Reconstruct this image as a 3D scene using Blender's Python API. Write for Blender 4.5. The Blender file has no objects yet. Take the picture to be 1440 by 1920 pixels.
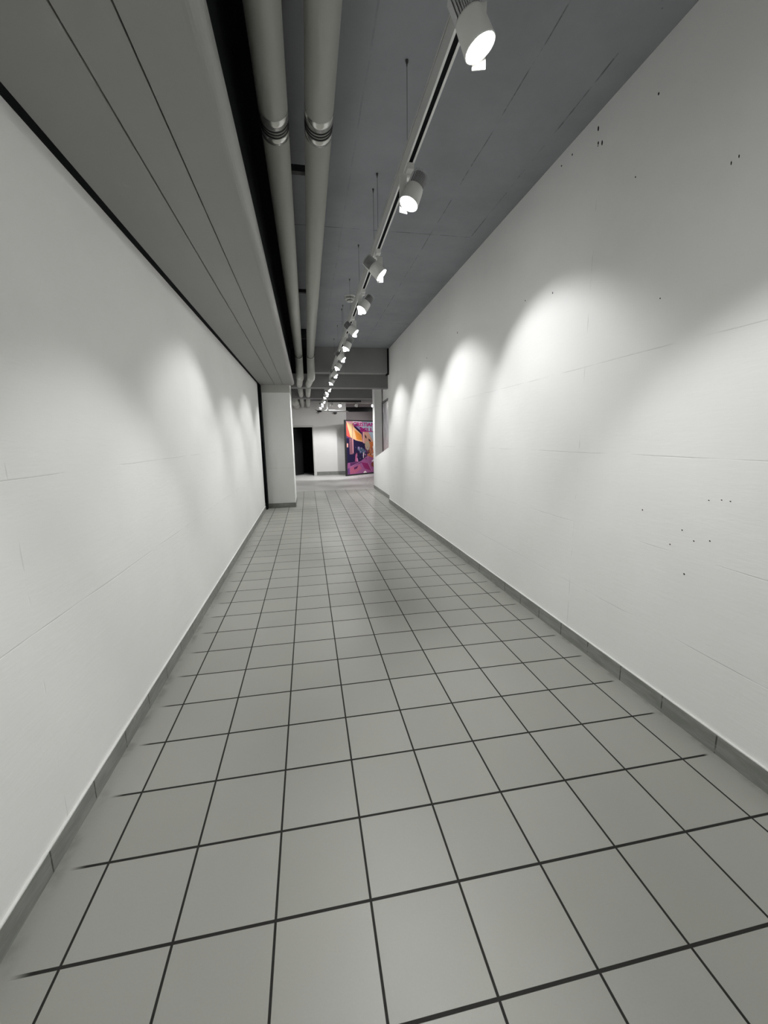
import bpy, bmesh, math, random
from mathutils import Vector, Matrix
S = bpy.context.scene
COL = S.collection
random.seed(7)

# ------------------------------------------------------------ camera
cd = bpy.data.cameras.new('camera'); cam = bpy.data.objects.new('camera', cd); COL.objects.link(cam)
R_ = ((0.98315891, -0.18211024, -0.01531062), (0.04708554, 0.17146723, 0.98406399), (0.17658287, 0.96821219, -0.17715429))
rx, up, fw = (Vector(r) for r in R_)
M = Matrix.Identity(4)
for i in range(3):
    M[i][0] = rx[i]; M[i][1] = up[i]; M[i][2] = -fw[i]
M[0][3], M[1][3], M[2][3] = 0.78062, -1.09122, 1.50008
cam.matrix_world = M
cd.sensor_fit = 'HORIZONTAL'; cd.sensor_width = 36.0; cd.lens = 36.0 * 763.73 / 1440.0
cd.clip_start = 0.05; cd.clip_end = 100
S.camera = cam
# ------------------------------------------------------------ world, exposure
w = bpy.data.worlds.new('world'); S.world = w; w.use_nodes = True
w.node_tree.nodes['Background'].inputs[0].default_value = (0.0, 0.0, 0.0, 1)
w.node_tree.nodes['Background'].inputs[1].default_value = 0.0
S.view_settings.view_transform = 'Standard'; S.view_settings.look = 'None'
S.view_settings.gamma = 1.0; S.view_settings.use_curve_mapping = False
S.view_settings.exposure = 0.28
LAMP_W = 59.0            # watts of each track spotlight
LAMP_COL = (0.99, 0.995, 1.0)
S.cycles.max_bounces = 12; S.cycles.diffuse_bounces = 8

# ------------------------------------------------------------ materials
def mat(name, col=(0.8, 0.8, 0.8), rough=0.6, metal=0.0, spec=0.5, build=None):
    m = bpy.data.materials.new(name); m.use_nodes = True
    nt = m.node_tree; b = nt.nodes['Principled BSDF']
    b.inputs['Base Color'].default_value = (*col, 1); b.inputs['Roughness'].default_value = rough
    b.inputs['Metallic'].default_value = metal; b.inputs['Specular IOR Level'].default_value = spec
    if build: build(nt, b)
    return m
class N:
    """small helper to write node maths"""
    def __init__(s, nt): s.nt = nt; s.tc = None
    def new(s, t): return s.nt.nodes.new(t)
    def link(s, a, b): s.nt.links.new(a, b)
    def obj(s):
        if not s.tc: s.tc = s.new('ShaderNodeTexCoord')
        return s.tc.outputs['Object']
    def xyz(s):
        n = s.new('ShaderNodeSeparateXYZ'); s.link(s.obj(), n.inputs[0]); return n.outputs
    def m(s, op, a, b=0.0, c=0.0, clamp=False):
        n = s.new('ShaderNodeMath'); n.operation = op; n.use_clamp = clamp
        for i, v in enumerate((a, b, c)):
            if hasattr(v, 'node'): s.link(v, n.inputs[i])
            else: n.inputs[i].default_value = v
        return n.outputs[0]
    def noise(s, scale, detail=2.0, rough=0.5, vec=None, dist=0.0):
        n = s.new('ShaderNodeTexNoise'); n.inputs['Scale'].default_value = scale
        n.inputs['Detail'].default_value = detail; n.inputs['Roughness'].default_value = rough
        n.inputs['Distortion'].default_value = dist
        s.link(vec if vec is not None else s.obj(), n.inputs['Vector']); return n.outputs['Fac']
    def scaled(s, v):
        n = s.new('ShaderNodeVectorMath'); n.operation = 'MULTIPLY'; s.link(s.obj(), n.inputs[0]); n.inputs[1].default_value = v
        return n.outputs[0]
    def sm(s, x, a, b):
        n = s.new('ShaderNodeMapRange'); n.interpolation_type = 'SMOOTHSTEP'
        s.link(x, n.inputs[0]); n.inputs[1].default_value = a; n.inputs[2].default_value = b
        return n.outputs[0]
    def mix(s, f, a, b):
        n = s.new('ShaderNodeMix'); n.data_type = 'RGBA'
        if hasattr(f, 'node'): s.link(f, n.inputs[0])
        else: n.inputs[0].default_value = f
        for i, v in ((6, a), (7, b)):
            if hasattr(v, 'node'): s.link(v, n.inputs[i])
            else: n.inputs[i].default_value = (*v, 1)
        return n.outputs[2]
    def band(s, x, c, h, soft=0.002):
        d = s.m('ABSOLUTE', s.m('SUBTRACT', x, c)); return s.m('SUBTRACT', 1.0, s.sm(d, h, h + soft))
    def bump(s, b, h, strength=0.3, dist=0.01):
        n = s.new('ShaderNodeBump'); n.inputs['Strength'].default_value = strength; n.inputs['Distance'].default_value = dist
        s.link(h, n.inputs['Height']); s.link(n.outputs[0], b.inputs['Normal'])
    def vor(s, scale, rnd=1.0):
        n = s.new('ShaderNodeTexVoronoi'); n.inputs['Scale'].default_value = scale; n.inputs['Randomness'].default_value = rnd
        s.link(s.obj(), n.inputs['Vector']); return n.outputs

def white_wall(seams, vert, base=(0.845, 0.845, 0.83), pits=0.5, seam_k=0.24):
    def f(nt, b):
        n = N(nt); X, Y, Z = n.xyz()
        wob = n.m('MULTIPLY', n.m('SUBTRACT', n.noise(1.5), 0.5), 0.012)
        zz = n.m('ADD', Z, wob)
        ln = None
        dash = n.sm(n.noise(3.0, 3.0), 0.40, 0.60)
        for z in seams:
            q = n.band(zz, z, 0.0007, 0.0028)
            ln = q if ln is None else n.m('MAXIMUM', ln, q)
        if ln is None: ln = n.m('MULTIPLY', X, 0.0)
        for y in vert:
            ln = n.m('MAXIMUM', ln, n.m('MULTIPLY', n.band(n.m('ADD', Y, wob), y, 0.001, 0.004), n.sm(n.noise(6.0), 0.5, 0.62)))
        ln = n.m('MULTIPLY', ln, dash)
        v = n.vor(13.0)
        spot = n.m('SUBTRACT', 1.0, n.sm(v['Distance'], 0.022, 0.042))
        sel = n.sm(n.noise(1.3, 2.0), 0.47, 0.56)
        rs = n.new('ShaderNodeSeparateColor'); n.link(v['Color'], rs.inputs[0])
        spot = n.m('MULTIPLY', n.m('MULTIPLY', spot, sel), n.m('GREATER_THAN', rs.outputs[0], 1.0 - pits))
        stain = n.sm(n.noise(0.9, 4.0, 0.6), 0.35, 0.75)
        c = n.mix(stain, base, tuple(v_ * 0.955 for v_ in base))
        c = n.mix(n.m('MULTIPLY', ln, seam_k), c, (0.36, 0.36, 0.34))
        c = n.mix(n.m('MULTIPLY', spot, 0.75), c, (0.16, 0.16, 0.15))
        n.link(c, b.inputs['Base Color'])
        grain = n.noise(1.0, 5.0, 0.65, n.scaled((14, 10, 60)))
        drip = n.noise(1.0, 3.0, 0.6, n.scaled((4, 4, 22)))
        h = n.m('ADD', n.m('MULTIPLY', grain, 0.25), n.m('MULTIPLY', drip, 0.5))
        h = n.m('SUBTRACT', n.m('SUBTRACT', h, n.m('MULTIPLY', ln, 0.9)), spot)
        n.bump(b, h, 0.38, 0.006)
    return f
WALL_R = mat('board_marked_white_paint', rough=0.75, spec=0.25, build=white_wall((0.44, 0.895, 1.385, 1.95), (1.47,), pits=0.6))
WALL_L = mat('smooth_white_paint', rough=0.75, spec=0.25, build=white_wall((0.845, 1.385), (0.44,), pits=0.22, seam_k=0.15))
PLASTER = mat('pale_grey_plaster', rough=0.8, spec=0.2, build=white_wall((0.889, 2.046), (), (0.90, 0.90, 0.88), 0.05))
FARWALL = mat('far_wall_paint', rough=0.8, spec=0.2, build=white_wall((), (), (0.72, 0.705, 0.69), 0.03))
MAUVE = mat('mauve_grey_wall', (0.52, 0.46, 0.47), 0.8, spec=0.2)
PAINTBEAD = mat('white_paint_bead', (0.84, 0.84, 0.82), 0.6)
PIT = mat('dark_pit', (0.02, 0.02, 0.02), 0.9, spec=0.1)

def ceil_f(nt, b):
    n = N(nt); X, Y, Z = n.xyz()
    wob = n.m('MULTIPLY', n.m('SUBTRACT', n.noise(2.0), 0.5), 0.02)
    xx = n.m('ADD', X, wob); yy = n.m('ADD', Y, wob)
    ln = n.m('MAXIMUM', n.band(xx, 2.05, 0.001, 0.004), n.m('MULTIPLY', n.band(xx, 2.46, 0.0015, 0.005), n.m('LESS_THAN', Y, 3.1)))
    ln = n.m('MAXIMUM', ln, n.m('MULTIPLY', n.band(xx, 1.19, 0.001, 0.008), 0.3))
    ln = n.m('MAXIMUM', ln, n.m('MULTIPLY', n.band(yy, 3.12, 0.002, 0.006), n.m('LESS_THAN', X, 2.46)))
    ln = n.m('MAXIMUM', ln, n.band(yy, 6.2, 0.002, 0.006))
    ln = n.m('MULTIPLY', ln, n.sm(n.noise(5.0, 4.0, 0.7), 0.40, 0.62))
    st = n.sm(n.noise(1.6, 5.0, 0.65), 0.3, 0.75)
    c = n.mix(st, (0.312, 0.320, 0.343), (0.26, 0.268, 0.288))
    v = n.vor(6.0)
    sp = n.m('MULTIPLY', n.m('SUBTRACT', 1.0, n.sm(v['Distance'], 0.015, 0.035)), n.sm(n.noise(1.2), 0.5, 0.6))
    c = n.mix(n.m('MULTIPLY', n.m('MAXIMUM', ln, sp), 0.7), c, (0.05, 0.05, 0.05))
    n.link(c, b.inputs['Base Color'])
    n.bump(b, n.m('SUBTRACT', n.noise(30.0, 4.0), ln), 0.15, 0.004)
CEIL = mat('grey_painted_concrete', rough=0.8, spec=0.2, build=ceil_f)
BEAM = mat('grey_beam_paint', rough=0.7, spec=0.25, build=lambda nt, b: (lambda n: (n.link(n.mix(n.noise(2.5, 4.0), (0.23, 0.23, 0.23), (0.29, 0.29, 0.29)), b.inputs['Base Color'])))(N(nt)))
def soff_f(nt, b):
    n = N(nt)
    sc = n.sm(n.noise(1.0, 6.0, 0.7, n.scaled((7, 1.5, 7))), 0.66, 0.72)
    c = n.mix(n.noise(1.1, 4.0, 0.6), (0.315, 0.315, 0.305), (0.285, 0.285, 0.277))
    c = n.mix(n.m('MULTIPLY', sc, 0.2), c, (0.45, 0.45, 0.45)); n.link(c, b.inputs['Base Color'])
SOFFIT = mat('grey_panel_paint', rough=0.55, spec=0.35, build=soff_f)
BLACKV = mat('black_void_and_shade', (0.008, 0.009, 0.010), 0.9, spec=0.1)  # near-black: dark bulkhead sides, and shade painted into gaps and recesses
T = 0.305
def floor_f(nt, b):
    n = N(nt); X, Y, Z = n.xyz()
    u = n.m('DIVIDE', X, T); v = n.m('DIVIDE', Y, T)
    def gl(t):
        f = n.m('FRACT', n.m('ADD', t, 0.5)); return n.m('ABSOLUTE', n.m('SUBTRACT', f, 0.5))
    g = 0.0145
    gx = n.m('SUBTRACT', 1.0, n.sm(gl(u), g * .78, g * .78 + 0.004)); gy = n.m('SUBTRACT', 1.0, n.sm(gl(v), g, g + 0.004))
    inside = n.m('LESS_THAN', Y, 36.55 * T)
    gx = n.m('MULTIPLY', gx, n.m('MULTIPLY', n.m('GREATER_THAN', X, -0.05), n.m('LESS_THAN', X, 2.5)))
    # cross joints fade to pale dust close to both walls
    wall = n.m('MULTIPLY', n.sm(X, -0.135, -0.07), n.m('SUBTRACT', 1.0, n.sm(X, 2.555, 2.59)))
    gy = n.m('MULTIPLY', gy, wall)
    gr = n.m('MULTIPLY', n.m('MAXIMUM', gx, gy), n.m('ADD', n.m('MULTIPLY', inside, 0.97), 0.03))
    fl = n.new('ShaderNodeCombineXYZ'); n.link(n.m('FLOOR', u), fl.inputs[0]); n.link(n.m('FLOOR', v), fl.inputs[1])
    wn = n.new('ShaderNodeTexWhiteNoise'); wn.noise_dimensions = '2D'; n.link(fl.outputs[0], wn.inputs['Vector'])
    tone = wn.outputs['Value']
    c = n.mix(tone, (0.335, 0.337, 0.305), (0.374, 0.374, 0.344))
    c = n.mix(n.m('MULTIPLY', n.sm(n.noise(2.2, 4.0, 0.6), 0.4, 0.8), 0.3), c, (0.345, 0.352, 0.285))
    c = n.mix(n.m('MULTIPLY', n.noise(160.0, 2.0), 0.12), c, (0.20, 0.20, 0.185))
    vv = n.vor(4.0); fleck = n.m('SUBTRACT', 1.0, n.sm(vv['Distance'], 0.006, 0.011))
    c = n.mix(fleck, c, (0.62, 0.62, 0.58))
    c = n.mix(n.m('SUBTRACT', 1.0, inside), c, (0.46, 0.455, 0.44))
    # scuffed paint dust along the walls
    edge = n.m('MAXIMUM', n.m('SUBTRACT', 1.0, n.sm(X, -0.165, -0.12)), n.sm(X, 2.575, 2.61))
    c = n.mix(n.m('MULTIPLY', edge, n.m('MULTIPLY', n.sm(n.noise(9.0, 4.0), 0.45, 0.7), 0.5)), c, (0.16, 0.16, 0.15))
    c = n.mix(gr, c, (0.013, 0.012, 0.010)); n.link(c, b.inputs['Base Color'])
    r = n.m('ADD', n.m('MULTIPLY', n.noise(5.0, 3.0), 0.12), 0.36)
    n.link(n.m('ADD', r, n.m('MULTIPLY', gr, 0.4)), b.inputs['Roughness'])
    n.bump(b, n.m('SUBTRACT', n.m('MULTIPLY', n.noise(260.0, 2.0), 0.05), gr), 0.35, 0.003)
FLOOR = mat('grey_quarry_tiles', rough=0.4, spec=0.45, build=floor_f)
def skirt_f(nt, b):
    n = N(nt); X, Y, Z = n.xyz()
    f = n.m('ABSOLUTE', n.m('SUBTRACT', n.m('FRACT', n.m('ADD', n.m('DIVIDE', Y, T), 0.5)), 0.5))
    j = n.m('SUBTRACT', 1.0, n.sm(f, 0.008, 0.016))
    c = n.mix(n.sm(n.noise(1.0, 5.0, 0.65, n.scaled((6, 5, 30))), 0.35, 0.7), (0.20, 0.203, 0.188), (0.28, 0.282, 0.265))
    c = n.mix(n.sm(n.noise(14.0, 4.0, 0.6), 0.66, 0.74), c, (0.30, 0.30, 0.28))
    c = n.mix(n.m('MULTIPLY', j, n.sm(n.noise(20.0), 0.35, 0.5)), c, (0.05, 0.05, 0.045)); n.link(c, b.inputs['Base Color'])
SKIRT = mat('grey_skirting_tile', rough=0.5, spec=0.4, build=skirt_f)
PIPE = mat('grey_pipe_jacket', (0.36, 0.365, 0.335), 0.42, spec=0.4,
           build=lambda nt, b: (lambda n: n.link(n.mix(n.noise(1.0, 3.0, 0.5, n.scaled((3, 1, 3))), (0.48, 0.485, 0.445), (0.43, 0.435, 0.405)), b.inputs['Base Color']))(N(nt)))
CHROME = mat('polished_metal_band', (0.72, 0.72, 0.69), 0.22, 0.75)
RUBBER = mat('black_rubber', (0.012, 0.012, 0.012), 0.6)
STEEL = mat('dull_steel_wire', (0.10, 0.10, 0.10), 0.5, 0.6)
DARKST = mat('black_steel', (0.018, 0.019, 0.02), 0.5)
WHITEM = mat('white_lamp_enamel', (0.84, 0.84, 0.82), 0.4)
RAILW = mat('white_rail_enamel', (0.80, 0.80, 0.79), 0.4)
FINM = mat('grey_fin_metal', (0.66, 0.67, 0.68), 0.4, 0.1)
COREM = mat('fin_gap_shade', (0.015, 0.016, 0.018), 0.7)  # core coloured near black for the shade between the fins
SLOT = mat('black_rail_slot', (0.004, 0.004, 0.005), 0.8, spec=0.1)
def emis(name, col, st):
    m = bpy.data.materials.new(name); m.use_nodes = True; nt = m.node_tree; nt.nodes.clear()
    e = nt.nodes.new('ShaderNodeEmission'); o = nt.nodes.new('ShaderNodeOutputMaterial')
    e.inputs[0].default_value = (*col, 1); e.inputs[1].default_value = st; nt.links.new(e.outputs[0], o.inputs[0])
    return m
LENS = emis('lit_lens', (1, 0.995, 0.97), 100.0)
DOORD = mat('dark_door_leaf', (0.012, 0.013, 0.012), 0.5)
FRAMEP = mat('door_frame_paint', (0.55, 0.55, 0.52), 0.5)
GLASSD = mat('dark_glass', (0.006, 0.004, 0.006), 0.2)
PLASTW = mat('white_plastic', (0.62, 0.62, 0.60), 0.4)

# ------------------------------------------------------------ mesh helpers
def mk(name, bm, m, parent=None, smooth=False, bev=0.0):
    me = bpy.data.meshes.new(name); bmesh.ops.recalc_face_normals(bm, faces=bm.faces[:]); bm.to_mesh(me); bm.free()
    for x in (m if isinstance(m, (list, tuple)) else [m]): me.materials.append(x)
    if smooth:
        for p in me.polygons: p.use_smooth = True
    o = bpy.data.objects.new(name, me); COL.objects.link(o)
    if parent: o.parent = parent
    if bev:
        md = o.modifiers.new('bev', 'BEVEL'); md.width = bev; md.segments = 2; md.limit_method = 'ANGLE'
    return o
def box(bm, x0, x1, y0, y1, z0, z1, mi=0):
    vs = [bm.verts.new((x, y, z)) for z in (z0, z1) for x, y in ((x0, y0), (x1, y0), (x1, y1), (x0, y1))]
    for f in ((0, 1, 2, 3), (4, 5, 6, 7), (0, 1, 5, 4), (1, 2, 6, 5), (2, 3, 7, 6), (3, 0, 4, 7)):
        fc = bm.faces.new([vs[i] for i in f]); fc.material_index = mi
    return vs
def bxs(*L):
    bm = bmesh.new()
    for b in L: box(bm, *b)
    return bm
def frame_of(d):
    d = d.normalized(); a = Vector((0, 0, 1)) if abs(d.z) < 0.9 else Vector((1, 0, 0))
    s = d.cross(a).normalized(); return s, s.cross(d).normalized()
def tube(bm, pts, rad, seg=24, cap=True, mi=0):
    """swept tube through pts; rad a number or one per point"""
    pts = [Vector(p) for p in pts]; rs = rad if isinstance(rad, (list, tuple)) else [rad] * len(pts)
    rings = []
    for i, p in enumerate(pts):
        d = (pts[min(i + 1, len(pts) - 1)] - pts[max(i - 1, 0)])
        s, u = frame_of(d)
        if rings_ref.get('s') is not None and rings:
            s = (prev - d.normalized() * prev.dot(d.normalized())).normalized(); u = s.cross(d.normalized())
        prev = s; rings_ref['s'] = s
        rings.append([bm.verts.new(p + (s * math.cos(t) + u * math.sin(t)) * rs[i]) for t in [2 * math.pi * k / seg for k in range(seg)]])
    for a, b in zip(rings, rings[1:]):
        for k in range(seg):
            f = bm.faces.new((a[k], a[(k + 1) % seg], b[(k + 1) % seg], b[k])); f.smooth = True; f.material_index = mi
    if cap:
        for r in (rings[0], rings[-1]):
            f = bm.faces.new(r); f.material_index = mi
    return rings
rings_ref = {}
def lathe(bm, c, d, prof, seg=32, mi=0, closed=False):
    """surface of revolution about the axis d through c; prof = [(distance along d, radius)]"""
    c = Vector(c); d = Vector(d).normalized(); s, u = frame_of(d); rings = []
    for h, r in prof:
        rings.append([bm.verts.new(c + d * h + (s * math.cos(2 * math.pi * k / seg) + u * math.sin(2 * math.pi * k / seg)) * max(r, 1e-4)) for k in range(seg)])
    for a, b in zip(rings, rings[1:]):
        for k in range(seg):
            f = bm.faces.new((a[k], a[(k + 1) % seg], b[(k + 1) % seg], b[k])); f.material_index = mi; f.smooth = True
    return rings
def prism(bm, pts, off):
    """extrude polygon pts (3D) by vector off"""
    a = [bm.verts.new(Vector(p)) for p in pts]; b = [bm.verts.new(Vector(p) + Vector(off)) for p in pts]
    bm.faces.new(a); bm.faces.new(b[::-1])
    for i in range(len(a)):
        j = (i + 1) % len(a); bm.faces.new((a[i], a[j], b[j], b[i]))
def root(name, loc, label, cat, group=None):
    o = bpy.data.objects.new(name, None); COL.objects.link(o); o.location = loc; o.empty_display_size = 0.1
    o['label'] = label; o['category'] = cat
    if group: o['group'] = group
    return o
def struct(o, label, cat='wall'):
    o['kind'] = 'structure'; o['label'] = label; o['category'] = cat
    return o

# ------------------------------------------------------------ room shell
ZC = 3.445
struct(mk('floor', bxs((-3, 6, -4.2, 18.2, -0.15, 0)), FLOOR), 'grey square tiles with dark joints running the whole length of the corridor', 'floor')
struct(mk('ceiling', bxs((-3, 6, -4.2, 18.2, ZC, ZC + 0.2)), CEIL), 'grey painted concrete ceiling above the pipes and the lighting rail', 'ceiling')
bm = bxs((2.63, 2.745, -4.2, 8.3, 0, ZC))
# small open pits and chips in the paint, at the places the photo shows them
for (y, z, r, k) in ((1.498, 3.356, .007, 2.2), (1.489, 3.273, .006, 1.8), (1.453, 3.252, .006, 2.6), (1.49, 3.258, .004, 1.2), (1.754, 3.368, .006, 1.3), (1.874, 3.37, .006, 1.2),
                     (0.591, 2.644, .003, 3.0), (0.559, 2.651, .003, 2.4), (1.036, 3.214, .005, 1.6), (2.3, 2.62, .005, 1.4), (1.9, 2.55, .005, 1.8), (1.15, 2.9, .004, 1.3),
                     (0.62, 1.02, .004, 1), (0.55, 0.98, .004, 1), (0.47, 1.0, .004, 1), (0.68, 0.93, .004, 1), (0.88, 1.08, .004, 1.2), (0.58, 0.80, .005, 1), (0.5, 1.19, .004, .7), (0.44, 1.2, .004, .7),
                     (0.40, 1.2, .004, .7), (0.9, 2.2, .004, 1), (5.2, 2.7, .008, 1.5), (3.9, 2.75, .008, 1.6)):
    vs = [bm.verts.new((2.6295, y + r * math.cos(t) * 1.0 + 0.3 * r * math.sin(t), z + r * k * math.sin(t))) for t in [math.pi * 2 * q / 8 for q in range(8)]]
    f = bm.faces.new(vs); f.material_index = 1
struct(mk('wall_right', bm, [WALL_R, PIT]), 'long white wall with board seams and small pits, lit by tall scallops of light')
struct(mk('wall_left', bxs((-0.49, -0.19, -4.2, 8.0, 0, ZC)), WALL_L), 'long smooth white wall under the grey panelled bulkhead')
struct(mk('wall_rear', bxs((-0.6, 2.8, -4.4, -4.2, 0, ZC)), WALL_L), 'white wall added unseen behind the viewpoint to bounce light')  # unseen wall, added so light bounces back up the corridor
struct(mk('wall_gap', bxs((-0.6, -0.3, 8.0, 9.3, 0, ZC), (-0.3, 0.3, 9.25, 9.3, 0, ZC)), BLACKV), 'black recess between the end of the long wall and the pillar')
# recessed stretch of the far side: parapet with a sloping top, pier, slanted wall behind
bm = bmesh.new()
prism(bm, [(2.75, 8.3, 0), (2.75, 11.0, 0), (2.75, 11.0, 0.962), (2.75, 8.3, 1.383)], (0.08, 0, 0))
box(bm, 2.75, 2.97, 11.0, 11.35, 0, ZC)
struct(mk('wall_parapet', bm, WALL_R), 'low white wall with a sloping top and its full height pier beyond the long wall')
bm = bmesh.new()
prism(bm, [(2.84, 8.25, 0), (3.02, 11.2, 0), (3.22, 11.2, 0), (3.04, 8.25, 0)], (0, 0, ZC))
struct(mk('wall_stair', bm, PLASTER), 'pale grey wall seen over the sloping parapet, behind the framed picture')
struct(mk('wall_side_room', bxs((3.22, 5.6, 11.2, 11.35, 0, ZC), (5.5, 5.6, 11.35, 17.9, 0, ZC)), FARWALL), 'grey side wall of the far room added unseen behind the pier to keep light in')  # out of sight, added to hold the light in the far room
struct(mk('wall_side_hall', bxs((-1.7, -1.5, 9.3, 16.6, 0, ZC), (-1.7, -0.6, 9.2, 9.3, 0, ZC)), FARWALL), 'grey side wall of the far hall added unseen behind the pillar to keep light in')  # out of sight, added to hold the light in the far hall
DX0, DX1, DZ = 0.16, 1.0, 2.02
struct(mk('wall_far', bxs((-1.7, DX0, 16.6, 16.8, 0, ZC), (DX1, 2.36, 16.6, 16.8, 0, ZC), (DX0, DX1, 16.6, 16.8, DZ, ZC)), FARWALL), 'pale end wall with the dark doorway, crossed by patches and shadows of light')
struct(mk('wall_return', bxs((2.34, 2.46, 16.8, 17.85, 0, ZC)), FARWALL), 'short return wall beside the tall poster')
struct(mk('wall_beyond', bxs((2.46, 5.6, 17.8, 18.0, 0, 2.72), (2.46, 5.6, 17.8, 18.0, 2.93, ZC)), MAUVE), 'mauve grey wall behind the tall poster')
struct(mk('window_1', bxs((2.46, 5.6, 17.9, 17.98, 2.72, 2.93)), GLASSD), 'long narrow black window strip high in the mauve wall', 'window')
# doorway
d = root('door_1', (0.58, 16.6, 0), 'dark open doorway with pale frame in the end wall', 'door'); d['kind'] = 'structure'
def ch(o, par):
    o.parent = par; o.matrix_parent_inverse = Matrix.Translation(-par.location); return o
ch(mk('door_frame', bxs((DX0 - .05, DX0, 16.57, 16.8, 0, DZ + .07), (DX1, DX1 + .05, 16.57, 16.8, 0, DZ + .07), (DX0, DX1, 16.57, 16.8, DZ, DZ + .07)), FRAMEP, bev=.004), d)
lf = mk('door_leaf', bxs((0, 0.045, 0, 0.62, 0.01, DZ - .01)), DOORD, bev=.003)
lf.location = (0.20, 16.82, 0); lf.rotation_euler = (0, 0, math.radians(-32)); ch(lf, d)
lf['label'] = 'dark grey door leaf swung inwards'
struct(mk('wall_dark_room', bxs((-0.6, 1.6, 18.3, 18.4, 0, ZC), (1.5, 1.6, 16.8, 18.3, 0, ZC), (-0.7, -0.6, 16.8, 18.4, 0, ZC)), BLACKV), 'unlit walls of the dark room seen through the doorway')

# skirtings
struct(mk('baseboard_right', bxs((2.618, 2.63, -4.2, 8.3, 0, 0.096), (2.6205, 2.63, -4.2, 8.3, 0.0955, 0.101, 1)), [SKIRT, PAINTBEAD]), 'grey tile skirting along the foot of the long pitted wall', 'skirting')
struct(mk('baseboard_left', bxs((-0.19, -0.178, -4.2, 8.0, 0, 0.088), (-0.19, -0.1805, -4.2, 8.0, 0.0875, 0.093, 1)), [SKIRT, PAINTBEAD]), 'grey tile skirting along the foot of the smooth wall', 'skirting')
struct(mk('baseboard_parapet', bxs((2.738, 2.75, 8.3, 11.35, 0, 0.095)), SKIRT, bev=.002), 'grey tile skirting at the foot of the sloping parapet', 'skirting')
struct(mk('baseboard_far', bxs((DX1 + .12, 2.36, 16.585, 16.6, 0, 0.15)), SKIRT, bev=.002), 'dark grey skirting on the end wall beside the doorway', 'skirting')

# pillar
p = root('pillar', (0.15, 8.3, 0), 'square white pillar with grey skirting at the end of the smooth wall', 'pillar'); p['kind'] = 'structure'
ch(mk('shaft', bxs((-0.145, 0.45, 8.3, 9.25, 0, ZC)), PLASTER), p)
ch(mk('capital', bxs((-0.147, 0.452, 8.295, 9.25, 2.515, 2.66)), mat('grey_capital_paint', (0.52, 0.52, 0.49), 0.8, spec=.2)), p)
ch(mk('skirting', bxs((-0.15, 0.462, 8.288, 9.25, 0, 0.10)), SKIRT, bev=.002), p)
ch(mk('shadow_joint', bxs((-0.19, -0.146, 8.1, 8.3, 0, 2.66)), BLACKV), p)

# beams
def beam(x0, x1, y0, y1, z0, label):
    struct(mk('ceiling_beam', bxs((x0, x1, y0, y1, z0, ZC)), BEAM, bev=.006), label, 'beam')
beam(1.0, 2.588, 8.14, 8.37, 2.925, 'dark grey crossbeam where the corridor ceiling ends, the first one the pipes dive under')
beam(0.452, 2.86, 9.3, 9.6, 2.75, 'grey crossbeam just past the pillar, its lower edge catching light')
beam(-1.5, 5.5, 12.2, 12.5, 2.77, 'grey crossbeam over the middle of the far hall')
beam(-1.5, 5.5, 15.2, 15.4, 2.95, 'thin grey crossbeam next to the end wall')

# bulkhead along the smooth wall
b = root('ceiling_bulkhead', (0.2, 2, 2.66), 'long grey three-panel bulkhead boxed in above the smooth white wall', 'bulkhead'); b['kind'] = 'structure'
ch(mk('casing_and_gap_shade', bxs((-0.13, 0.50, -4.2, 8.29, 2.69, ZC), (-0.1895, -0.151, -4.2, 8.0, 2.668, 2.74)), BLACKV), b)  # narrow strip in the wall gap is black in place of its shade
ch(mk('panel', bxs((-0.15, 0.150, -4.2, 8.28, 2.664, 2.70)), SOFFIT, bev=.004), b)
bm = bmesh.new()
prism(bm, [(0.150, -4.2, 2.676), (0.158, -4.2, 2.6655), (0.318, -4.2, 2.6655), (0.318, -4.2, 2.70), (0.150, -4.2, 2.70)], (0, 12.48, 0))
ch(mk('panel', bm, SOFFIT), b)
bm = bmesh.new()
r = 0.055; pr = [(0.324, 2.70), (0.324, 2.666)] + [(0.50 + r * math.sin(t), 2.666 + r - r * math.cos(t)) for t in [math.pi / 2 * k / 8 for k in range(9)]] + [(0.555, 2.74), (0.47, 2.74)]
prism(bm, [(x, -4.2, z) for x, z in pr], (0, 12.48, 0))
ch(mk('panel', bm, SOFFIT), b)
# black sheets in place of shade: pipe trench, gaps at the first crossbeam
struct(mk('ceiling_shade_sheet', bxs((0.50, 0.70, -4.2, 8.14, ZC - .012, ZC), (0.70, 1.0, 6.75, 8.37, ZC - .012, ZC), (0.50, 0.70, 8.14, 8.37, ZC - .012, ZC), (0.50, 1.0, 8.37, 8.41, 2.93, ZC), (2.59, 2.6285, 8.16, 8.36, 2.90, ZC)), BLACKV), 'black sheets standing in for shade in the pipe trench and the gaps around the first crossbeam', 'ceiling')

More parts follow.
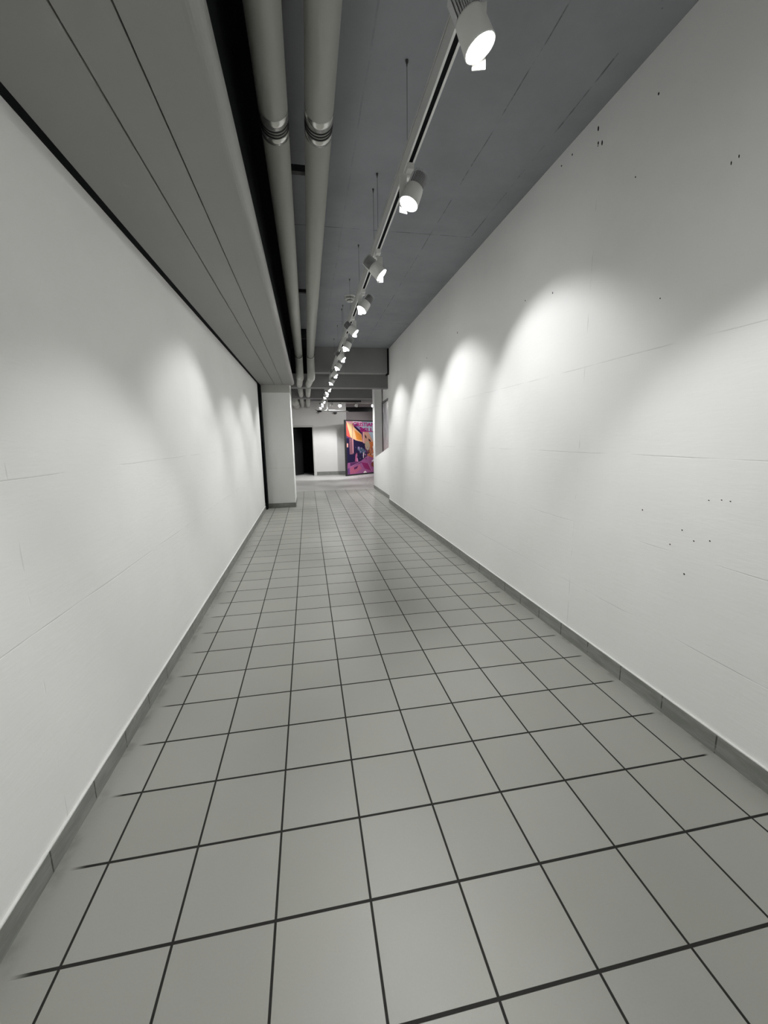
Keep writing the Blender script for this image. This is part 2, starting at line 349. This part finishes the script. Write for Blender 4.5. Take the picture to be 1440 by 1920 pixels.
# ------------------------------------------------------------ pipes
def arc(cx, y, z, r, a0, a1, n=8):
    return [(cx, y + r * math.cos(a), z + r * math.sin(a)) for a in [a0 + (a1 - a0) * k / n for k in range(n + 1)]]
def big_pipe(x, r, ya, yb, x2, label):
    o = root('heating_pipe', (x, 0, 3.2), label, 'pipe', 'pipes under the ceiling')
    ZT, ZB = 3.2, 2.81
    bm = bmesh.new(); tube(bm, [(x, -4.15, ZT), (x, ya, ZT)], r, 40); tube(bm, [(x, yb, ZT), (x, 7.70, ZT)], r, 40)
    ch(mk('jacket', bm, PIPE), o)
    bm = bmesh.new()
    R1 = .14
    pth = [(x, 7.72, ZT)] + arc(x, 7.76, ZT - R1, R1, math.pi / 2, 0.25) + arc(x, 8.04, ZB + R1, R1, math.pi + .25, math.pi * 1.5) + [(x, 8.2, ZB)]
    tube(bm, pth, r * 1.06, 32); ch(mk('elbow', bm, PIPE), o)
    bm = bmesh.new(); tube(bm, [(x, 8.2, ZB), (x2, 9.29, ZB)], r * .93, 32); tube(bm, [(x2, 9.61, ZB + .03), (x2, 12.19, ZB + .05)], r * .93, 32); tube(bm, [(x2, 12.51, ZB + .05), (x2, 16.58, ZB + .06)], r * .93, 32)
    ch(mk('jacket', bm, PIPE), o)
    for a, c in ((ya - .004, ya + .062), (yb - .042, yb + .004)):
        bm = bmesh.new(); lathe(bm, (x, a, ZT), (0, 1, 0), [(0, r - .004), (0, r + .0015), (c - a, r + .0015), (c - a, r - .004)], 48); ch(mk('metal_band', bm, CHROME), o)
    mid = ya + .062; gap = (yb - .042 - mid)
    for k in range(3):
        y = mid + gap * (k + .5) / 3
        bm = bmesh.new(); lathe(bm, (x, y - gap * .09, ZT), (0, 1, 0), [(0, r * .8), (0, r + .0015), (gap * .18, r + .0015), (gap * .18, r * .8)], 48); ch(mk('sealing_ring', bm, RUBBER), o)
    bm = bmesh.new(); tube(bm, [(x, mid - .01, ZT), (x, yb - .03, ZT)], r - .0008, 40); ch(mk('sleeve', bm, PIPE), o)
    bm = bmesh.new(); lathe(bm, (x, 7.695, ZT), (0, 1, 0), [(0, r * .8), (0, r + .006), (.02, r + .006), (.02, r * .8)], 40); ch(mk('sealing_ring', bm, RUBBER), o)
    return o
big_pipe(0.686, .075, 1.408, 1.578, 0.655, 'thick grey heating pipe beside the black trench, the one closer to the bulkhead')
big_pipe(0.922, .075, 1.385, 1.556, 0.865, 'thick grey heating pipe, the one closer to the lighting rail')
o = root('ventilation_duct', (0.40, 14.5, 2.9), 'wide grey round duct low under the far hall ceiling beside the pillar', 'duct')
bm = bmesh.new(); tube(bm, [(0.36, 12.51, 2.86), (0.42, 16.58, 2.90)], .15, 32); ch(mk('duct_shell', bm, PIPE), o)
for y in (13.6, 15.0):
    bm = bmesh.new(); x = .36 + .06 * (y - 12.5) / 4; lathe(bm, (x, y, 2.88), (0, 1, 0), [(0, .13), (0, .158), (.03, .158), (.03, .13)], 32); ch(mk('joint_ring', bm, PIPE), o)
names = ('close to the metal pipe bands', 'over the middle of the pipes', 'nearest the first crossbeam')
for y, nm in zip((2.08, 4.41, 6.75), names):
    o = root('pipe_bracket', (0.8, y, 3.3), 'black steel channel bracket between the two pipes, ' + nm, 'bracket', 'pipe brackets')
    ch(mk('channel', bxs((0.60, 1.0, y - .021, y + .021, 3.279, 3.32)), DARKST, bev=.002), o)
    for x in (0.625, 0.985):
        bm = bmesh.new(); tube(bm, [(x, y, 3.32), (x, y, ZC - .002)], .005, 10); ch(mk('hanger_rod', bm, DARKST), o)

# ------------------------------------------------------------ lighting rail
RX, RB, RT = 1.385, 2.93, 3.02
def rail(y0, y1, label):
    o = root('lighting_track', (RX, (y0 + y1) / 2, RB), label, 'track', 'lengths of the lighting rail')
    bm = bxs((RX - .021, RX - .010, y0, y1, RB, RT - .012), (RX + .010, RX + .021, y0, y1, RB, RT - .012), (RX - .010, RX + .010, y0, y1, RB + .012, RT - .012))
    ch(mk('rail_body', bm, RAILW, bev=.0015), o)
    ch(mk('top_flange', bxs((RX - .022, RX + .022, y0, y1, RT - .006, RT)), RAILW), o)
    ch(mk('seam', bxs((RX - .019, RX + .019, y0, y1, RT - .0125, RT - .0055)), SLOT), o)
    ch(mk('slot', bxs((RX - .0098, RX + .0098, y0 + .002, y1 - .002, RB + .0015, RB + .0118)), SLOT), o)
rail(-0.6, 2.398, 'white lighting rail with black slot, the length that starts overhead')
rail(2.402, 5.398, 'white lighting rail with black slot, the length hung below the smoke detector')
rail(5.402, 8.135, 'white lighting rail with black slot, the length ending at the first crossbeam')
rail(8.375, 9.295, 'short white lighting rail between the two crossbeams at the pillar')
rail(9.605, 12.195, 'white lighting rail in the bay beyond the pillar')
rail(12.505, 16.3, 'white lighting rail in the last bay before the end wall')

# suspension wires
def wire(y, where):
    o = root('suspension_wire', (RX, y, RT), 'thin dark wire hanging the lighting rail, ' + where, 'wire', 'wires holding the lighting rail')
    bm = bmesh.new(); tube(bm, [(RX, y, RT + .02), (RX, y, ZC - .02)], .0013, 8); ch(mk('cable', bm, STEEL), o)
    bm = bmesh.new(); lathe(bm, (RX, y, ZC), (0, 0, -1), [(0, .008), (.006, .008), (.018, .0045), (.03, .0025), (.03, .0)], 16); ch(mk('ceiling_cap', bm, STEEL), o)
    bm = bxs((RX - .008, RX + .008, y - .01, y + .01, RT + .012, RT + .034)); box(bm, RX - .012, RX + .012, y - .02, y - .014, RT, RT + .02); box(bm, RX - .012, RX + .012, y + .014, y + .02, RT, RT + .02)
    box(bm, RX - .012, RX + .012, y - .02, y + .02, RT, RT + .004)
    ch(mk('clamp', bm, DARKST), o)
for y, s in ((1.352, 'the first and longest looking one'), (2.288, 'just before the first rail joint'), (2.481, 'just after the first rail joint'), (3.435, 'above the third spotlight'),
             (4.342, 'just before the smoke detector'), (5.347, 'just before the second rail joint'), (5.524, 'just after the second rail joint'), (6.443, 'third before the first crossbeam'), (7.403, 'last before the first crossbeam')):
    wire(y, s)

# ------------------------------------------------------------ spotlights
def spot_proto(name_dir):
    """meshes of one lamp aimed along a; returns list of (name, mesh)"""
sp_mesh = {}
def spot_parts(side, el, psi):
    key = (side, el, psi)
    if key in sp_mesh: return sp_mesh[key]
    e, s = math.radians(el), math.radians(psi)
    a = Vector((side * math.cos(e) * math.cos(s), -math.cos(e) * math.sin(s), -math.sin(e)))
    c = Vector((-0.030 if side > 0 else 0.008, -0.070, -0.150))
    out = []
    def add(nm, bm, m, lab=None):
        me = bpy.data.meshes.new(nm); bmesh.ops.recalc_face_normals(bm, faces=bm.faces[:]); bm.to_mesh(me); bm.free(); me.materials.append(m); out.append((nm, me, lab))
    # adapter in the track, neck disc
    bm = bxs((-.017, .017, -.055, .055, -.030, -.0005)); box(bm, -.010, .010, -.035, .035, -.0006, .004)
    lathe(bm, (0, 0.0, -.030), (0, 0, -1), [(0, .016), (.014, .016), (.014, 0)], 20)
    add('adapter', bm, WHITEM)
    # flat bracket from the neck down the side of the housing to the pivot screw
    h = Vector((a.x, a.y, 0)).normalized(); sd = Vector((-h.y, h.x, 0)); sd = sd if sd.y > 0 else -sd
    k = .054
    bm = bmesh.new()
    top = Vector((0, 0, -.040)); w2 = h * .022
    q0 = c + sd * k + h * .030
    pts = [top - w2, top + w2, top + w2 + sd * .0, ]
    prism(bm, [top - w2 - sd * .02, top + w2 - sd * .02, Vector((q0.x, q0.y, -.040)) + w2, Vector((q0.x, q0.y, -.040)) - w2], (0, 0, -.004))
    prism(bm, [Vector((q0.x, q0.y, -.040)) - w2, Vector((q0.x, q0.y, -.040)) + w2, q0 + w2 + Vector((0, 0, -.078)), q0 - w2 + Vector((0, 0, -.078))], sd * .004)
    add('bracket', bm, WHITEM)
    bm = bmesh.new(); lathe(bm, q0 - sd * .012, sd, [(0, 0), (0, .009), (.022, .009), (.022, 0)], 16); add('pivot_screw', bm, STEEL)
    # housing: short white drum with a rounded shoulder and open front
    bm = bmesh.new(); lathe(bm, c, a, [(-.030, 0), (-.030, .038), (-.027, .044), (-.018, .0465), (.0, .048), (.062, .0515), (.066, .0515), (.066, .0485), (.056, .047), (.05, .046)], 48)
    add('housing', bm, WHITEM)
    bm = bmesh.new(); lathe(bm, c, a, [(.057, .0472), (.058, .035), (.058, .02), (.058, 0)], 48); add('lens', bm, LENS)
    # finned heat sink: parallel plates with rounded outline behind the drum
    n1 = a.cross(Vector((0, 0, 1))).normalized(); n2 = n1.cross(a).normalized()
    bm = bmesh.new(); nf = 14; rr = .043
    for i in range(nf):
        t = -rr + 2 * rr * (i + .5) / nf; hw = math.sqrt(max(rr * rr - t * t, 0)) * .98 + .003
        p0 = c + n2 * (t - .0009)
        prism(bm, [p0 + n1 * hw - a * .0295, p0 + n1 * hw - a * .100, p0 - n1 * hw - a * .100, p0 - n1 * hw - a * .0295], n2 * .0018)
    add('heat_sink', bm, FINM)
    bm = bmesh.new(); lathe(bm, c, a, [(-.0295, 0), (-.0295, .037), (-.094, .037), (-.094, 0)], 20); add('heat_core_shade', bm, COREM)
    sp_mesh[key] = (out, a, c); return sp_mesh[key]
LIGHTS = {}
def spotlight(y, side, el, psi, half, label, watts=1.0, x=RX, z=RB, light=True):
    out, a, c = spot_parts(side, el, psi)
    o = root('track_spotlight', (x, y, z), label, 'spotlight', 'spotlights along the lighting rail')
    for nm, me, lab in out:
        ob = bpy.data.objects.new(nm, me); COL.objects.link(ob); ob.parent = o
    if light:
        key = (half, watts)
        if key not in LIGHTS:
            L = bpy.data.lights.new('lamp_beam', 'SPOT'); L.energy = LAMP_W * watts; L.color = LAMP_COL
            L.spot_size = math.radians(half * 2); L.spot_blend = 0.5; L.shadow_soft_size = .04; LIGHTS[key] = L
        lo = bpy.data.objects.new('lamp_beam', LIGHTS[key]); COL.objects.link(lo); lo.parent = o
        lo.location = c + a * .070 ; lo.rotation_euler = a.to_track_quat('-Z', 'Y').to_euler()
    return o
RIGHT, LEFT = 1, -1
ordn = ['first', 'second', 'third', 'fourth', 'fifth', 'sixth', 'seventh', 'eighth', 'ninth', 'tenth', 'eleventh', 'twelfth', 'thirteenth', 'fourteenth', 'fifteenth', 'sixteenth', 'seventeenth', 'eighteenth']
ys = [0.44, 1.33, 2.33, 3.18, 4.09, 4.90, 5.73, 6.52, 7.44, 8.52, 9.80, 10.45, 11.1, 11.75, 13.2, 14.0, 14.85, 15.8]
els = {1: 66, 3: 45, 5: 45, 7: 47, 9: 48, 2: 65, 4: 52, 6: 60, 8: 54}
for i, y in enumerate(ys):
    n_ = i + 1; side = RIGHT if n_ % 2 else LEFT
    el = els.get(n_, 48 if side == RIGHT else 54)
    lab = 'white finned spotlight, %s on the ceiling rail, lens turned to the %s wall' % (ordn[i], 'pitted' if side == RIGHT else 'smooth')
    spotlight(y, side, el, 15, 43 if side == RIGHT else 40, lab, {1: .85, 2: .88, 3: .9}.get(n_, 1.0 if n_ < 10 else 1.5))
for y, side, t in ((-0.5, LEFT, 'first'), (-1.4, RIGHT, 'second'), (-2.3, LEFT, 'third'), (-3.2, RIGHT, 'fourth')):  # unseen spotlights added behind the viewpoint to brighten the near end
    spotlight(y, side, 58 if side == LEFT else 50, 15, 41 if side == LEFT else 45, 'white finned spotlight on the ceiling rail, %s unseen one added for light behind the viewpoint' % t, .75)
rail(-4.1, -0.604, 'white lighting rail added unseen behind the viewpoint for the extra spotlights')  # unseen length, added along with the extra spotlights

# smoke detector
o = root('smoke_detector', (1.45, 4.96, ZC), 'round white smoke detector on the ceiling beside the lighting rail', 'detector')
bm = bmesh.new(); lathe(bm, (1.45, 4.96, ZC), (0, 0, -1), [(0, .076), (.012, .076), (.016, .072), (.016, 0)], 40); ch(mk('mounting_base', bm, PLASTW), o)
bm = bmesh.new(); lathe(bm, (1.45, 4.96, ZC - .016), (0, 0, -1), [(0, .05), (.014, .05), (.014, .066), (.03, .064), (.036, .056), (.036, 0)], 40); ch(mk('sensor_head', bm, PLASTW), o)
bm = bmesh.new(); lathe(bm, (1.45, 4.96, ZC - .052), (0, 0, -1), [(0, .044), (.012, .044), (.012, 0)], 32); ch(mk('dark_grille', bm, DARKST), o)
bm = bmesh.new(); lathe(bm, (1.45, 4.96, ZC - .064), (0, 0, -1), [(0, .046), (.008, .042), (.012, .03), (.013, 0)], 32); ch(mk('tip_cap', bm, PLASTW), o)

# ------------------------------------------------------------ far hall fittings
o = root('pendant_light', (1.49, 13, 2.45), 'slim white horizontal bar hung on a tapering stem under the far end of the rail', 'light')
bm = bmesh.new(); tube(bm, [(1.30, 13, 2.432), (1.38, 13, 2.436), (1.5, 13, 2.44), (1.75, 13, 2.436), (2.05, 13, 2.43), (2.15, 13, 2.426), (2.19, 13, 2.41)], [.012, .026, .034, .032, .024, .014, .006], 20)
ch(mk('bar_shade', bm, WHITEM), o)
bm = bmesh.new(); lathe(bm, (1.487, 13, 2.46), (0, 0, 1), [(0, .03), (.06, .017), (.22, .008), (ZC - 2.46, .006), (ZC - 2.46, 0)], 16); ch(mk('stem', bm, WHITEM), o)
bm = bmesh.new()
lathe(bm, (1.20, 13, 2.43), (1, 0, 0), [(-.05, 0), (-.05, .03), (.05, .035), (.1, .012), (.1, 0)], 14)
for dx, dz in ((-.09, .05), (-.07, -.06), (-.02, -.09), (.03, -.07)):
    tube(bm, [(1.18, 13, 2.43), (1.18 + dx, 13, 2.43 + dz)], .009, 8)
ch(mk('clamp_head', bm, DARKST), o)
# second track, across the far hall
o = root('cross_track', (2.25, 14.5, 2.9), 'black and white lighting rail crossing the far hall in front of the end wall', 'track')
ch(mk('dark_housing', bxs((1.55, 2.82, 14.48, 14.56, 2.86, 2.92)), DARKST, bev=.003), o)
ch(mk('rail_body', bxs((1.62, 5.2, 14.42, 14.455, 2.80, 2.83)), RAILW, bev=.002), o)
for x in (1.7, 2.6, 3.4, 5.0):
    bm = bmesh.new(); tube(bm, [(x, 14.44, 2.83), (x, 14.44, ZC - .002)], .003, 8); ch(mk('hanger_rod', bm, STEEL), o)
def globe(x, lit, label, aim=(-.15, -.75, -.6), power=.6):
    zr = 2.799
    q = root('cross_track_spotlight', (x, 14.4375, zr), label, 'spotlight', 'spotlights on the crossing rail')
    a = Vector(aim).normalized(); c = Vector((x, 14.40, zr - .06))
    bm = bmesh.new(); tube(bm, [(x, 14.4375, zr), (x, 14.4375, zr - .02), (x, 14.40, zr - .06)], .008, 10); ch(mk('neck', bm, WHITEM if lit else DARKST), q)
    bm = bmesh.new(); lathe(bm, c, a, [(-.07, 0), (-.07, .035), (-.02, .055), (.05, .062), (.05, .058), (.03, .055)], 24); ch(mk('housing', bm, WHITEM if lit else DARKST), q)
    bm = bmesh.new(); lathe(bm, c, a, [(.04, .057), (.041, 0)], 24); ch(mk('lens', bm, LENS if lit else GLASSD), q)
    if lit:
        L = bpy.data.lights.new('hall_beam', 'SPOT'); L.energy = LAMP_W * power; L.spot_size = math.radians(78); L.spot_blend = .5; L.shadow_soft_size = .04; L.color = LAMP_COL
        lo = bpy.data.objects.new('hall_beam', L); COL.objects.link(lo); lo.parent = q; lo.location = Vector((0, -.0375, -.06)) + a * .06; lo.rotation_euler = a.to_track_quat('-Z', 'Y').to_euler()
globe(1.72, True, 'spotlight on the crossing rail by the spotlight rail, turned to the doorway wall', (-.22, .72, -1.12), 2.0)
globe(2.02, True, 'bright round spotlight midway along the crossing rail, shining back up the corridor')
globe(2.63, True, 'dark looking spotlight on the crossing rail, turned away to the end wall', (-.38, .70, -1.08), 2.3)
globe(3.25, True, 'bright round spotlight on the crossing rail beside the pier')
globe(4.4, True, 'unseen spotlight added on the crossing rail behind the pier to light the tall poster', (-.45, .55, -.40), 1.6)  # unseen lamp added to brighten the poster and far room
o = root('speaker', (1.95, 16.6, 2.5), 'small grey round speaker high on the end wall above the white bar', 'speaker')
bm = bmesh.new(); lathe(bm, (1.98, 16.6, 2.62), (0, -1, 0), [(0, .09), (.04, .09), (.06, .07), (.06, 0)], 24); ch(mk('speaker_body', bm, mat('grey_plastic', (.2, .2, .2), .6)), o)
bm = bmesh.new(); lathe(bm, (1.98, 16.538, 2.62), (0, -1, 0), [(0, .06), (.006, .055), (.006, 0)], 24); ch(mk('speaker_cone', bm, DARKST), o)

# framed picture on the slanted wall
o = root('framed_picture', (2.95, 10, 1.7), 'black framed grey picture hanging behind the sloping parapet', 'picture')
dv = Vector((0.18, 2.95, 0)).normalized(); nn = Vector((-dv.y, dv.x, 0))
P0 = Vector((2.84, 8.25, 0)) + dv * 0.15 + nn * .002; W_ = 2.72
def quad_box(bm, u0, u1, z0, z1, d0, d1):
    a = [P0 + dv * u + nn * d0 + Vector((0, 0, z)) for u, z in ((u0, z0), (u1, z0), (u1, z1), (u0, z1))]; prism(bm, a, nn * (d1 - d0))
bm = bmesh.new()
quad_box(bm, 0, W_, 2.50, 2.55, 0, .03); quad_box(bm, 0, W_, .88, .93, 0, .03); quad_box(bm, 0, .05, .93, 2.50, 0, .03); quad_box(bm, W_ - .05, W_, .93, 2.50, 0, .03)
ch(mk('picture_frame', bm, DARKST), o)
def pic_f(nt, b):
    n = N(nt)
    c = n.mix(n.sm(n.noise(3.0, 4.0), .4, .65), (.16, .16, .165), (.33, .31, .32)); X, Y, Z = n.xyz()
    c = n.mix(n.sm(Z, 1.2, 1.7), (.34, .27, .28), c); n.link(c, b.inputs['Base Color'])
bm = bmesh.new(); quad_box(bm, .05, W_ - .05, .93, 2.50, .004, .012); ch(mk('print', bm, mat('grey_photo_print', rough=.3, build=pic_f)), o)

# ------------------------------------------------------------ tall poster
A = Vector((2.285, 15.70, 0)); U = (Vector((3.64, 16.75, 0)) - A).normalized(); Nn = Vector((U.y, -U.x, 0))
PW, PH = 2.12, 2.27
o = root('poster_stand', (A + U * PW / 2), 'tall colourful exhibition poster in a black frame standing on the far floor', 'poster')
def pp(u, z, d): return A + U * u + Vector((0, 0, z)) + Nn * d
bm = bmesh.new()
for u0, u1, z0, z1 in ((-.01, PW, 0.0, .06), (-.01, PW, PH - .045, PH), (-.01, .07, .06, PH - .045), (PW - .045, PW, .045, PH - .035)):
    prism(bm, [pp(u0, z0, -.03), pp(u1, z0, -.03), pp(u1, z1, -.03), pp(u0, z1, -.03)], Nn * .045)
ch(mk('poster_frame', bm, DARKST), o)
PC = {
 'base': (.10, .03, .12), 'peach_top': (.75, .35, .42), 'red': (.62, .09, .07), 'cream1': (.78, .52, .28), 'cream2': (.85, .48, .25), 'orange': (.80, .28, .05), 'navy': (.012, .008, .045),
 'lilac': (.28, .22, .42), 'pink': (.85, .42, .42), 'tan': (.62, .33, .24), 'dark': (.05, .02, .03), 'sky': (.38, .47, .55), 'glare': (.90, .68, .80), 'mauve': (.22, .09, .12), 'patch': (.70, .33, .28),
 'teal': (.05, .10, .15), 'wheel': (.50, .42, .30), 'orange2': (.62, .17, .05), 'cone': (.42, .10, .22), 'ground': (.34, .10, .26), 'gdark': (.10, .02, .10), 'magenta': (.28, .02, .13), 'rose': (.45, .11, .20),
 'purple': (.14, .05, .20), 'brown': (.22, .05, .03), 'white': (.80, .68, .70), 'line': (.55, .25, .45), 'ltr': (.45, .02, .20)}
PM = {k: mat('print_' + k, v, .35, spec=.5) for k, v in PC.items()}
polys = [
 ('base', [(.03, .04), (PW - .04, .04), (PW - .04, 2.24), (.03, 2.24)]),
 ('sky', [(0.95, 2.238), (PW - .04, 2.238), (PW - .04, 1.35), (1.683, 1.35), (1.367, 1.789), (0.934, 2.002)]),
 ('glare', [(0.43, 2.238), (0.943, 2.238), (1.031, 2.132), (1.027, 2.003), (0.826, 2.001), (0.694, 2.126), (0.454, 2.091)]),
 ('peach_top', [(.035, 2.236), (.43, 2.236), (.41, 2.09), (.108, 2.168)]),
 ('red', [(.035, 2.2), (.092, 2.15), (.3, 1.557), (.171, 1.6), (.035, 1.663)]),
 ('cream1', [(.09, 2.19), (.405, 2.10), (.395, 1.536), (.302, 1.58)]),
 ('cream2', [(.431, 2.236), (.508, 1.99), (.953, 1.681), (1.02, 1.378), (.608, 1.448), (.405, 1.54), (.415, 1.808)]),
 ('orange', [(.535, 1.872), (.922, 1.681), (.975, 1.422), (.64, 1.491)]),
 ('lilac', [(.692, 2.073), (.841, 1.991), (.96, 1.80), (.644, 1.999)]),
 ('navy', [(.525, 2.008), (.644, 1.999), (.911, 1.81), (.923, 1.702)]),
 ('tan', [(1.10, 1.80), (1.351, 1.80), (1.70, 1.335), (1.098, 1.30)]),
 ('pink', [(1.018, 1.80), (1.10, 1.80), (1.10, 1.30), (1.019, 1.33)]),
 ('dark', [(1.14, 1.69), (1.233, 1.615), (1.246, 1.506), (1.15, 1.572)]),
 ('dark', [(1.358, 1.526), (1.485, 1.448), (1.515, 1.359), (1.371, 1.427)]),
 ('navy', [(.035, 1.55), (.30, 1.53), (.446, 1.515), (.421, .879), (.141, .5), (.10, .30), (.035, .25)]),
 ('mauve', [(.219, 1.361), (.226, 1.528), (.417, 1.526), (.421, .879), (.228, .886)]),
 ('pink', [(.40, 1.53), (.445, 1.53), (.445, .93), (.415, .93)]),
 ('patch', [(.045, 1.343), (.159, 1.33), (.153, 1.173), (.045, 1.176)]),
 ('navy', [(.46, 1.356), (.46, 1.49), (1.004, 1.347), (1.14, 1.30), (1.12, 1.072), (1.27, .79), (.79, .56), (.453, .535), (.185, .54), (.213, .876), (.46, .889)]),
 ('teal', [(.657, 1.15), (.966, 1.152), (1.196, .971), (1.114, .885), (.926, .914), (.684, 1.052)]),
 ('lilac', [(.70, 1.18), (.80, 1.18), (.80, 1.05), (.72, 1.08)]),
 ('orange2', [(1.37, 1.37), (PW - .04, 1.37), (PW - .04, .60), (1.512, .69), (1.25, .82), (1.40, 1.008)]),
 ('wheel', [(1.125, 1.236), (1.18, 1.36), (1.27, 1.40), (1.38, 1.37), (1.446, 1.229), (1.408, 1.064), (1.278, 1.012), (1.169, 1.103)]),
 ('tan', [(1.45, 1.10), (1.52, 1.05), (1.60, .80), (1.50, .84)]),
 ('white', [(1.60, 1.18), (1.66, 1.20), (1.66, 1.02), (1.62, 1.06)]),
 ('dark', [(1.33, .98), (1.43, .95), (1.36, .86), (1.28, .88)]),
 ('ground', [(.10, .538), (.851, .568), (1.27, .80), (1.70, .66), (PW - .04, .66), (PW - .04, .045), (.035, .045), (.035, .26)]),
 ('gdark', [(.228, .535), (.851, .557), (.912, .51), (.237, .385)]),
 ('rose', [(.235, .342), (.784, .418), (.903, .257), (.525, .085), (.21, .086)]),
 ('gdark', [(.44, .33), (.70, .40), (.62, .28), (.46, .24)]),
 ('magenta', [(.881, .533), (1.292, .456), (1.494, .139), (1.092, .244)]),
 ('purple', [(.037, .27), (.176, .346), (.194, .066), (.091, .063)]),
 ('cone', [(.558, .927), (.649, .924), (.656, .708), (.696, .554), (.514, .585)]),
 ('line', [(.20, .36), (.86, .545), (.86, .56), (.20, .375)]),
 ('line', [(1.29, .46), (1.33, .45), (1.53, .14), (1.49, .14)]),
 ('line', [(.62, .60), (.64, .90), (.70, .56)]),
 ('white', [(1.0, .90), (1.06, .98), (1.06, .96), (1.03, .70), (1.0, .70)]),
 ('brown', [(1.487, .445), (1.70, .548), (1.70, .253), (1.5, .332)]),
 ('white', [(1.507, .557), (1.70, .651), (1.70, .561), (1.555, .509)]),
 ('white', [(1.0, .10), (1.10, .16), (1.22, .07), (1.0, .06)]),
]
mats = []; bm = bmesh.new()
for i, (k, L) in enumerate(polys):
    if PM[k] not in mats: mats.append(PM[k])
    f = bm.faces.new([bm.verts.new(pp(u, z, .002 + .0004 * i)) for u, z in L]); f.material_index = mats.index(PM[k])
rs = random.Random(4)
for q in range(90):
    k = rs.choice(['orange2', 'tan', 'dark', 'white', 'wheel', 'brown', 'pink', 'gdark', 'teal', 'purple'] if q < 60 else ['navy', 'teal', 'lilac', 'purple', 'dark', 'line'])
    cu, cz = (rs.uniform(1.25, 2.0), rs.uniform(.72, 1.15)) if q < 60 else (rs.uniform(.55, 1.2), rs.uniform(.62, 1.18))
    a0 = rs.uniform(0, 6.28); rr_ = rs.uniform(.012, .04)
    if PM[k] not in mats: mats.append(PM[k])
    f = bm.faces.new([bm.verts.new(pp(cu + math.cos(a0 + t_) * rr_ * e_, cz + math.sin(a0 + t_) * rr_ * 1.5 * e_, .0185 + .00002 * q)) for t_, e_ in ((0, 1), (1.5, .5), (3.0, 1.1), (4.6, .6))])
    f.material_index = mats.index(PM[k])
# radial spokes of the wheel in the picture
for q in range(8):
    t = q * math.pi / 4; cx, cz = 1.285, 1.21
    f = bm.faces.new([bm.verts.new(pp(cx + math.cos(t + e) * r_, cz + math.sin(t + e) * r_, .019)) for e, r_ in ((-.1, .03), (-.05, .13), (.05, .13), (.1, .03))])
    f.material_index = mats.index(PM['tan'])
me = bpy.data.meshes.new('print'); bm.to_mesh(me); bm.free()
for m_ in mats: me.materials.append(m_)
pr_ = bpy.data.objects.new('print', me); COL.objects.link(pr_); ch(pr_, o)
bm = bmesh.new(); prism(bm, [pp(.0, .02, -.02), pp(PW - .01, .02, -.02), pp(PW - .01, PH - .02, -.02), pp(.0, PH - .02, -.02)], Nn * .018); ch(mk('backing_board', bm, DARKST), o)
bm = bmesh.new()
for u in (.35, 1.75):
    prism(bm, [pp(u, 0, -.03), pp(u + .05, 0, -.03), pp(u + .05, .03, -.03), pp(u, .03, -.03)], -Nn * .35)
    prism(bm, [pp(u, .03, -.33), pp(u, .03, -.30), pp(u, 1.2, -.03), pp(u, 1.17, -.03)], U * .03)
ch(mk('rear_strut', bm, DARKST), o)
def text(s, u, z, hgt, wid, m):
    c = bpy.data.curves.new('lettering', 'FONT'); c.body = s; c.size = 1; c.offset = .028; c.extrude = .0006
    t = bpy.data.objects.new('tmp', c); COL.objects.link(t)
    dg = bpy.context.evaluated_depsgraph_get(); me = bpy.data.meshes.new_from_object(t.evaluated_get(dg)); bpy.data.objects.remove(t)
    xs = [v.co.x for v in me.vertices]; yy = [v.co.y for v in me.vertices]; x0, x1, y0, y1 = min(xs), max(xs), min(yy), max(yy)
    for v in me.vertices:
        a_, b_, d_ = (v.co.x - x0) / (x1 - x0) * wid, (v.co.y - y0) / (y1 - y0) * hgt, v.co.z
        v.co = pp(u + a_, z + b_, .0215 + d_)
    me.materials.clear(); me.materials.append(m)
    ob = bpy.data.objects.new('lettering', me); COL.objects.link(ob); ch(ob, o)
text('CRISTIANO', .45, 2.025, .165, 1.55, PM['ltr'])
text('BELLI', .87, 1.80, .165, .86, PM['ltr'])
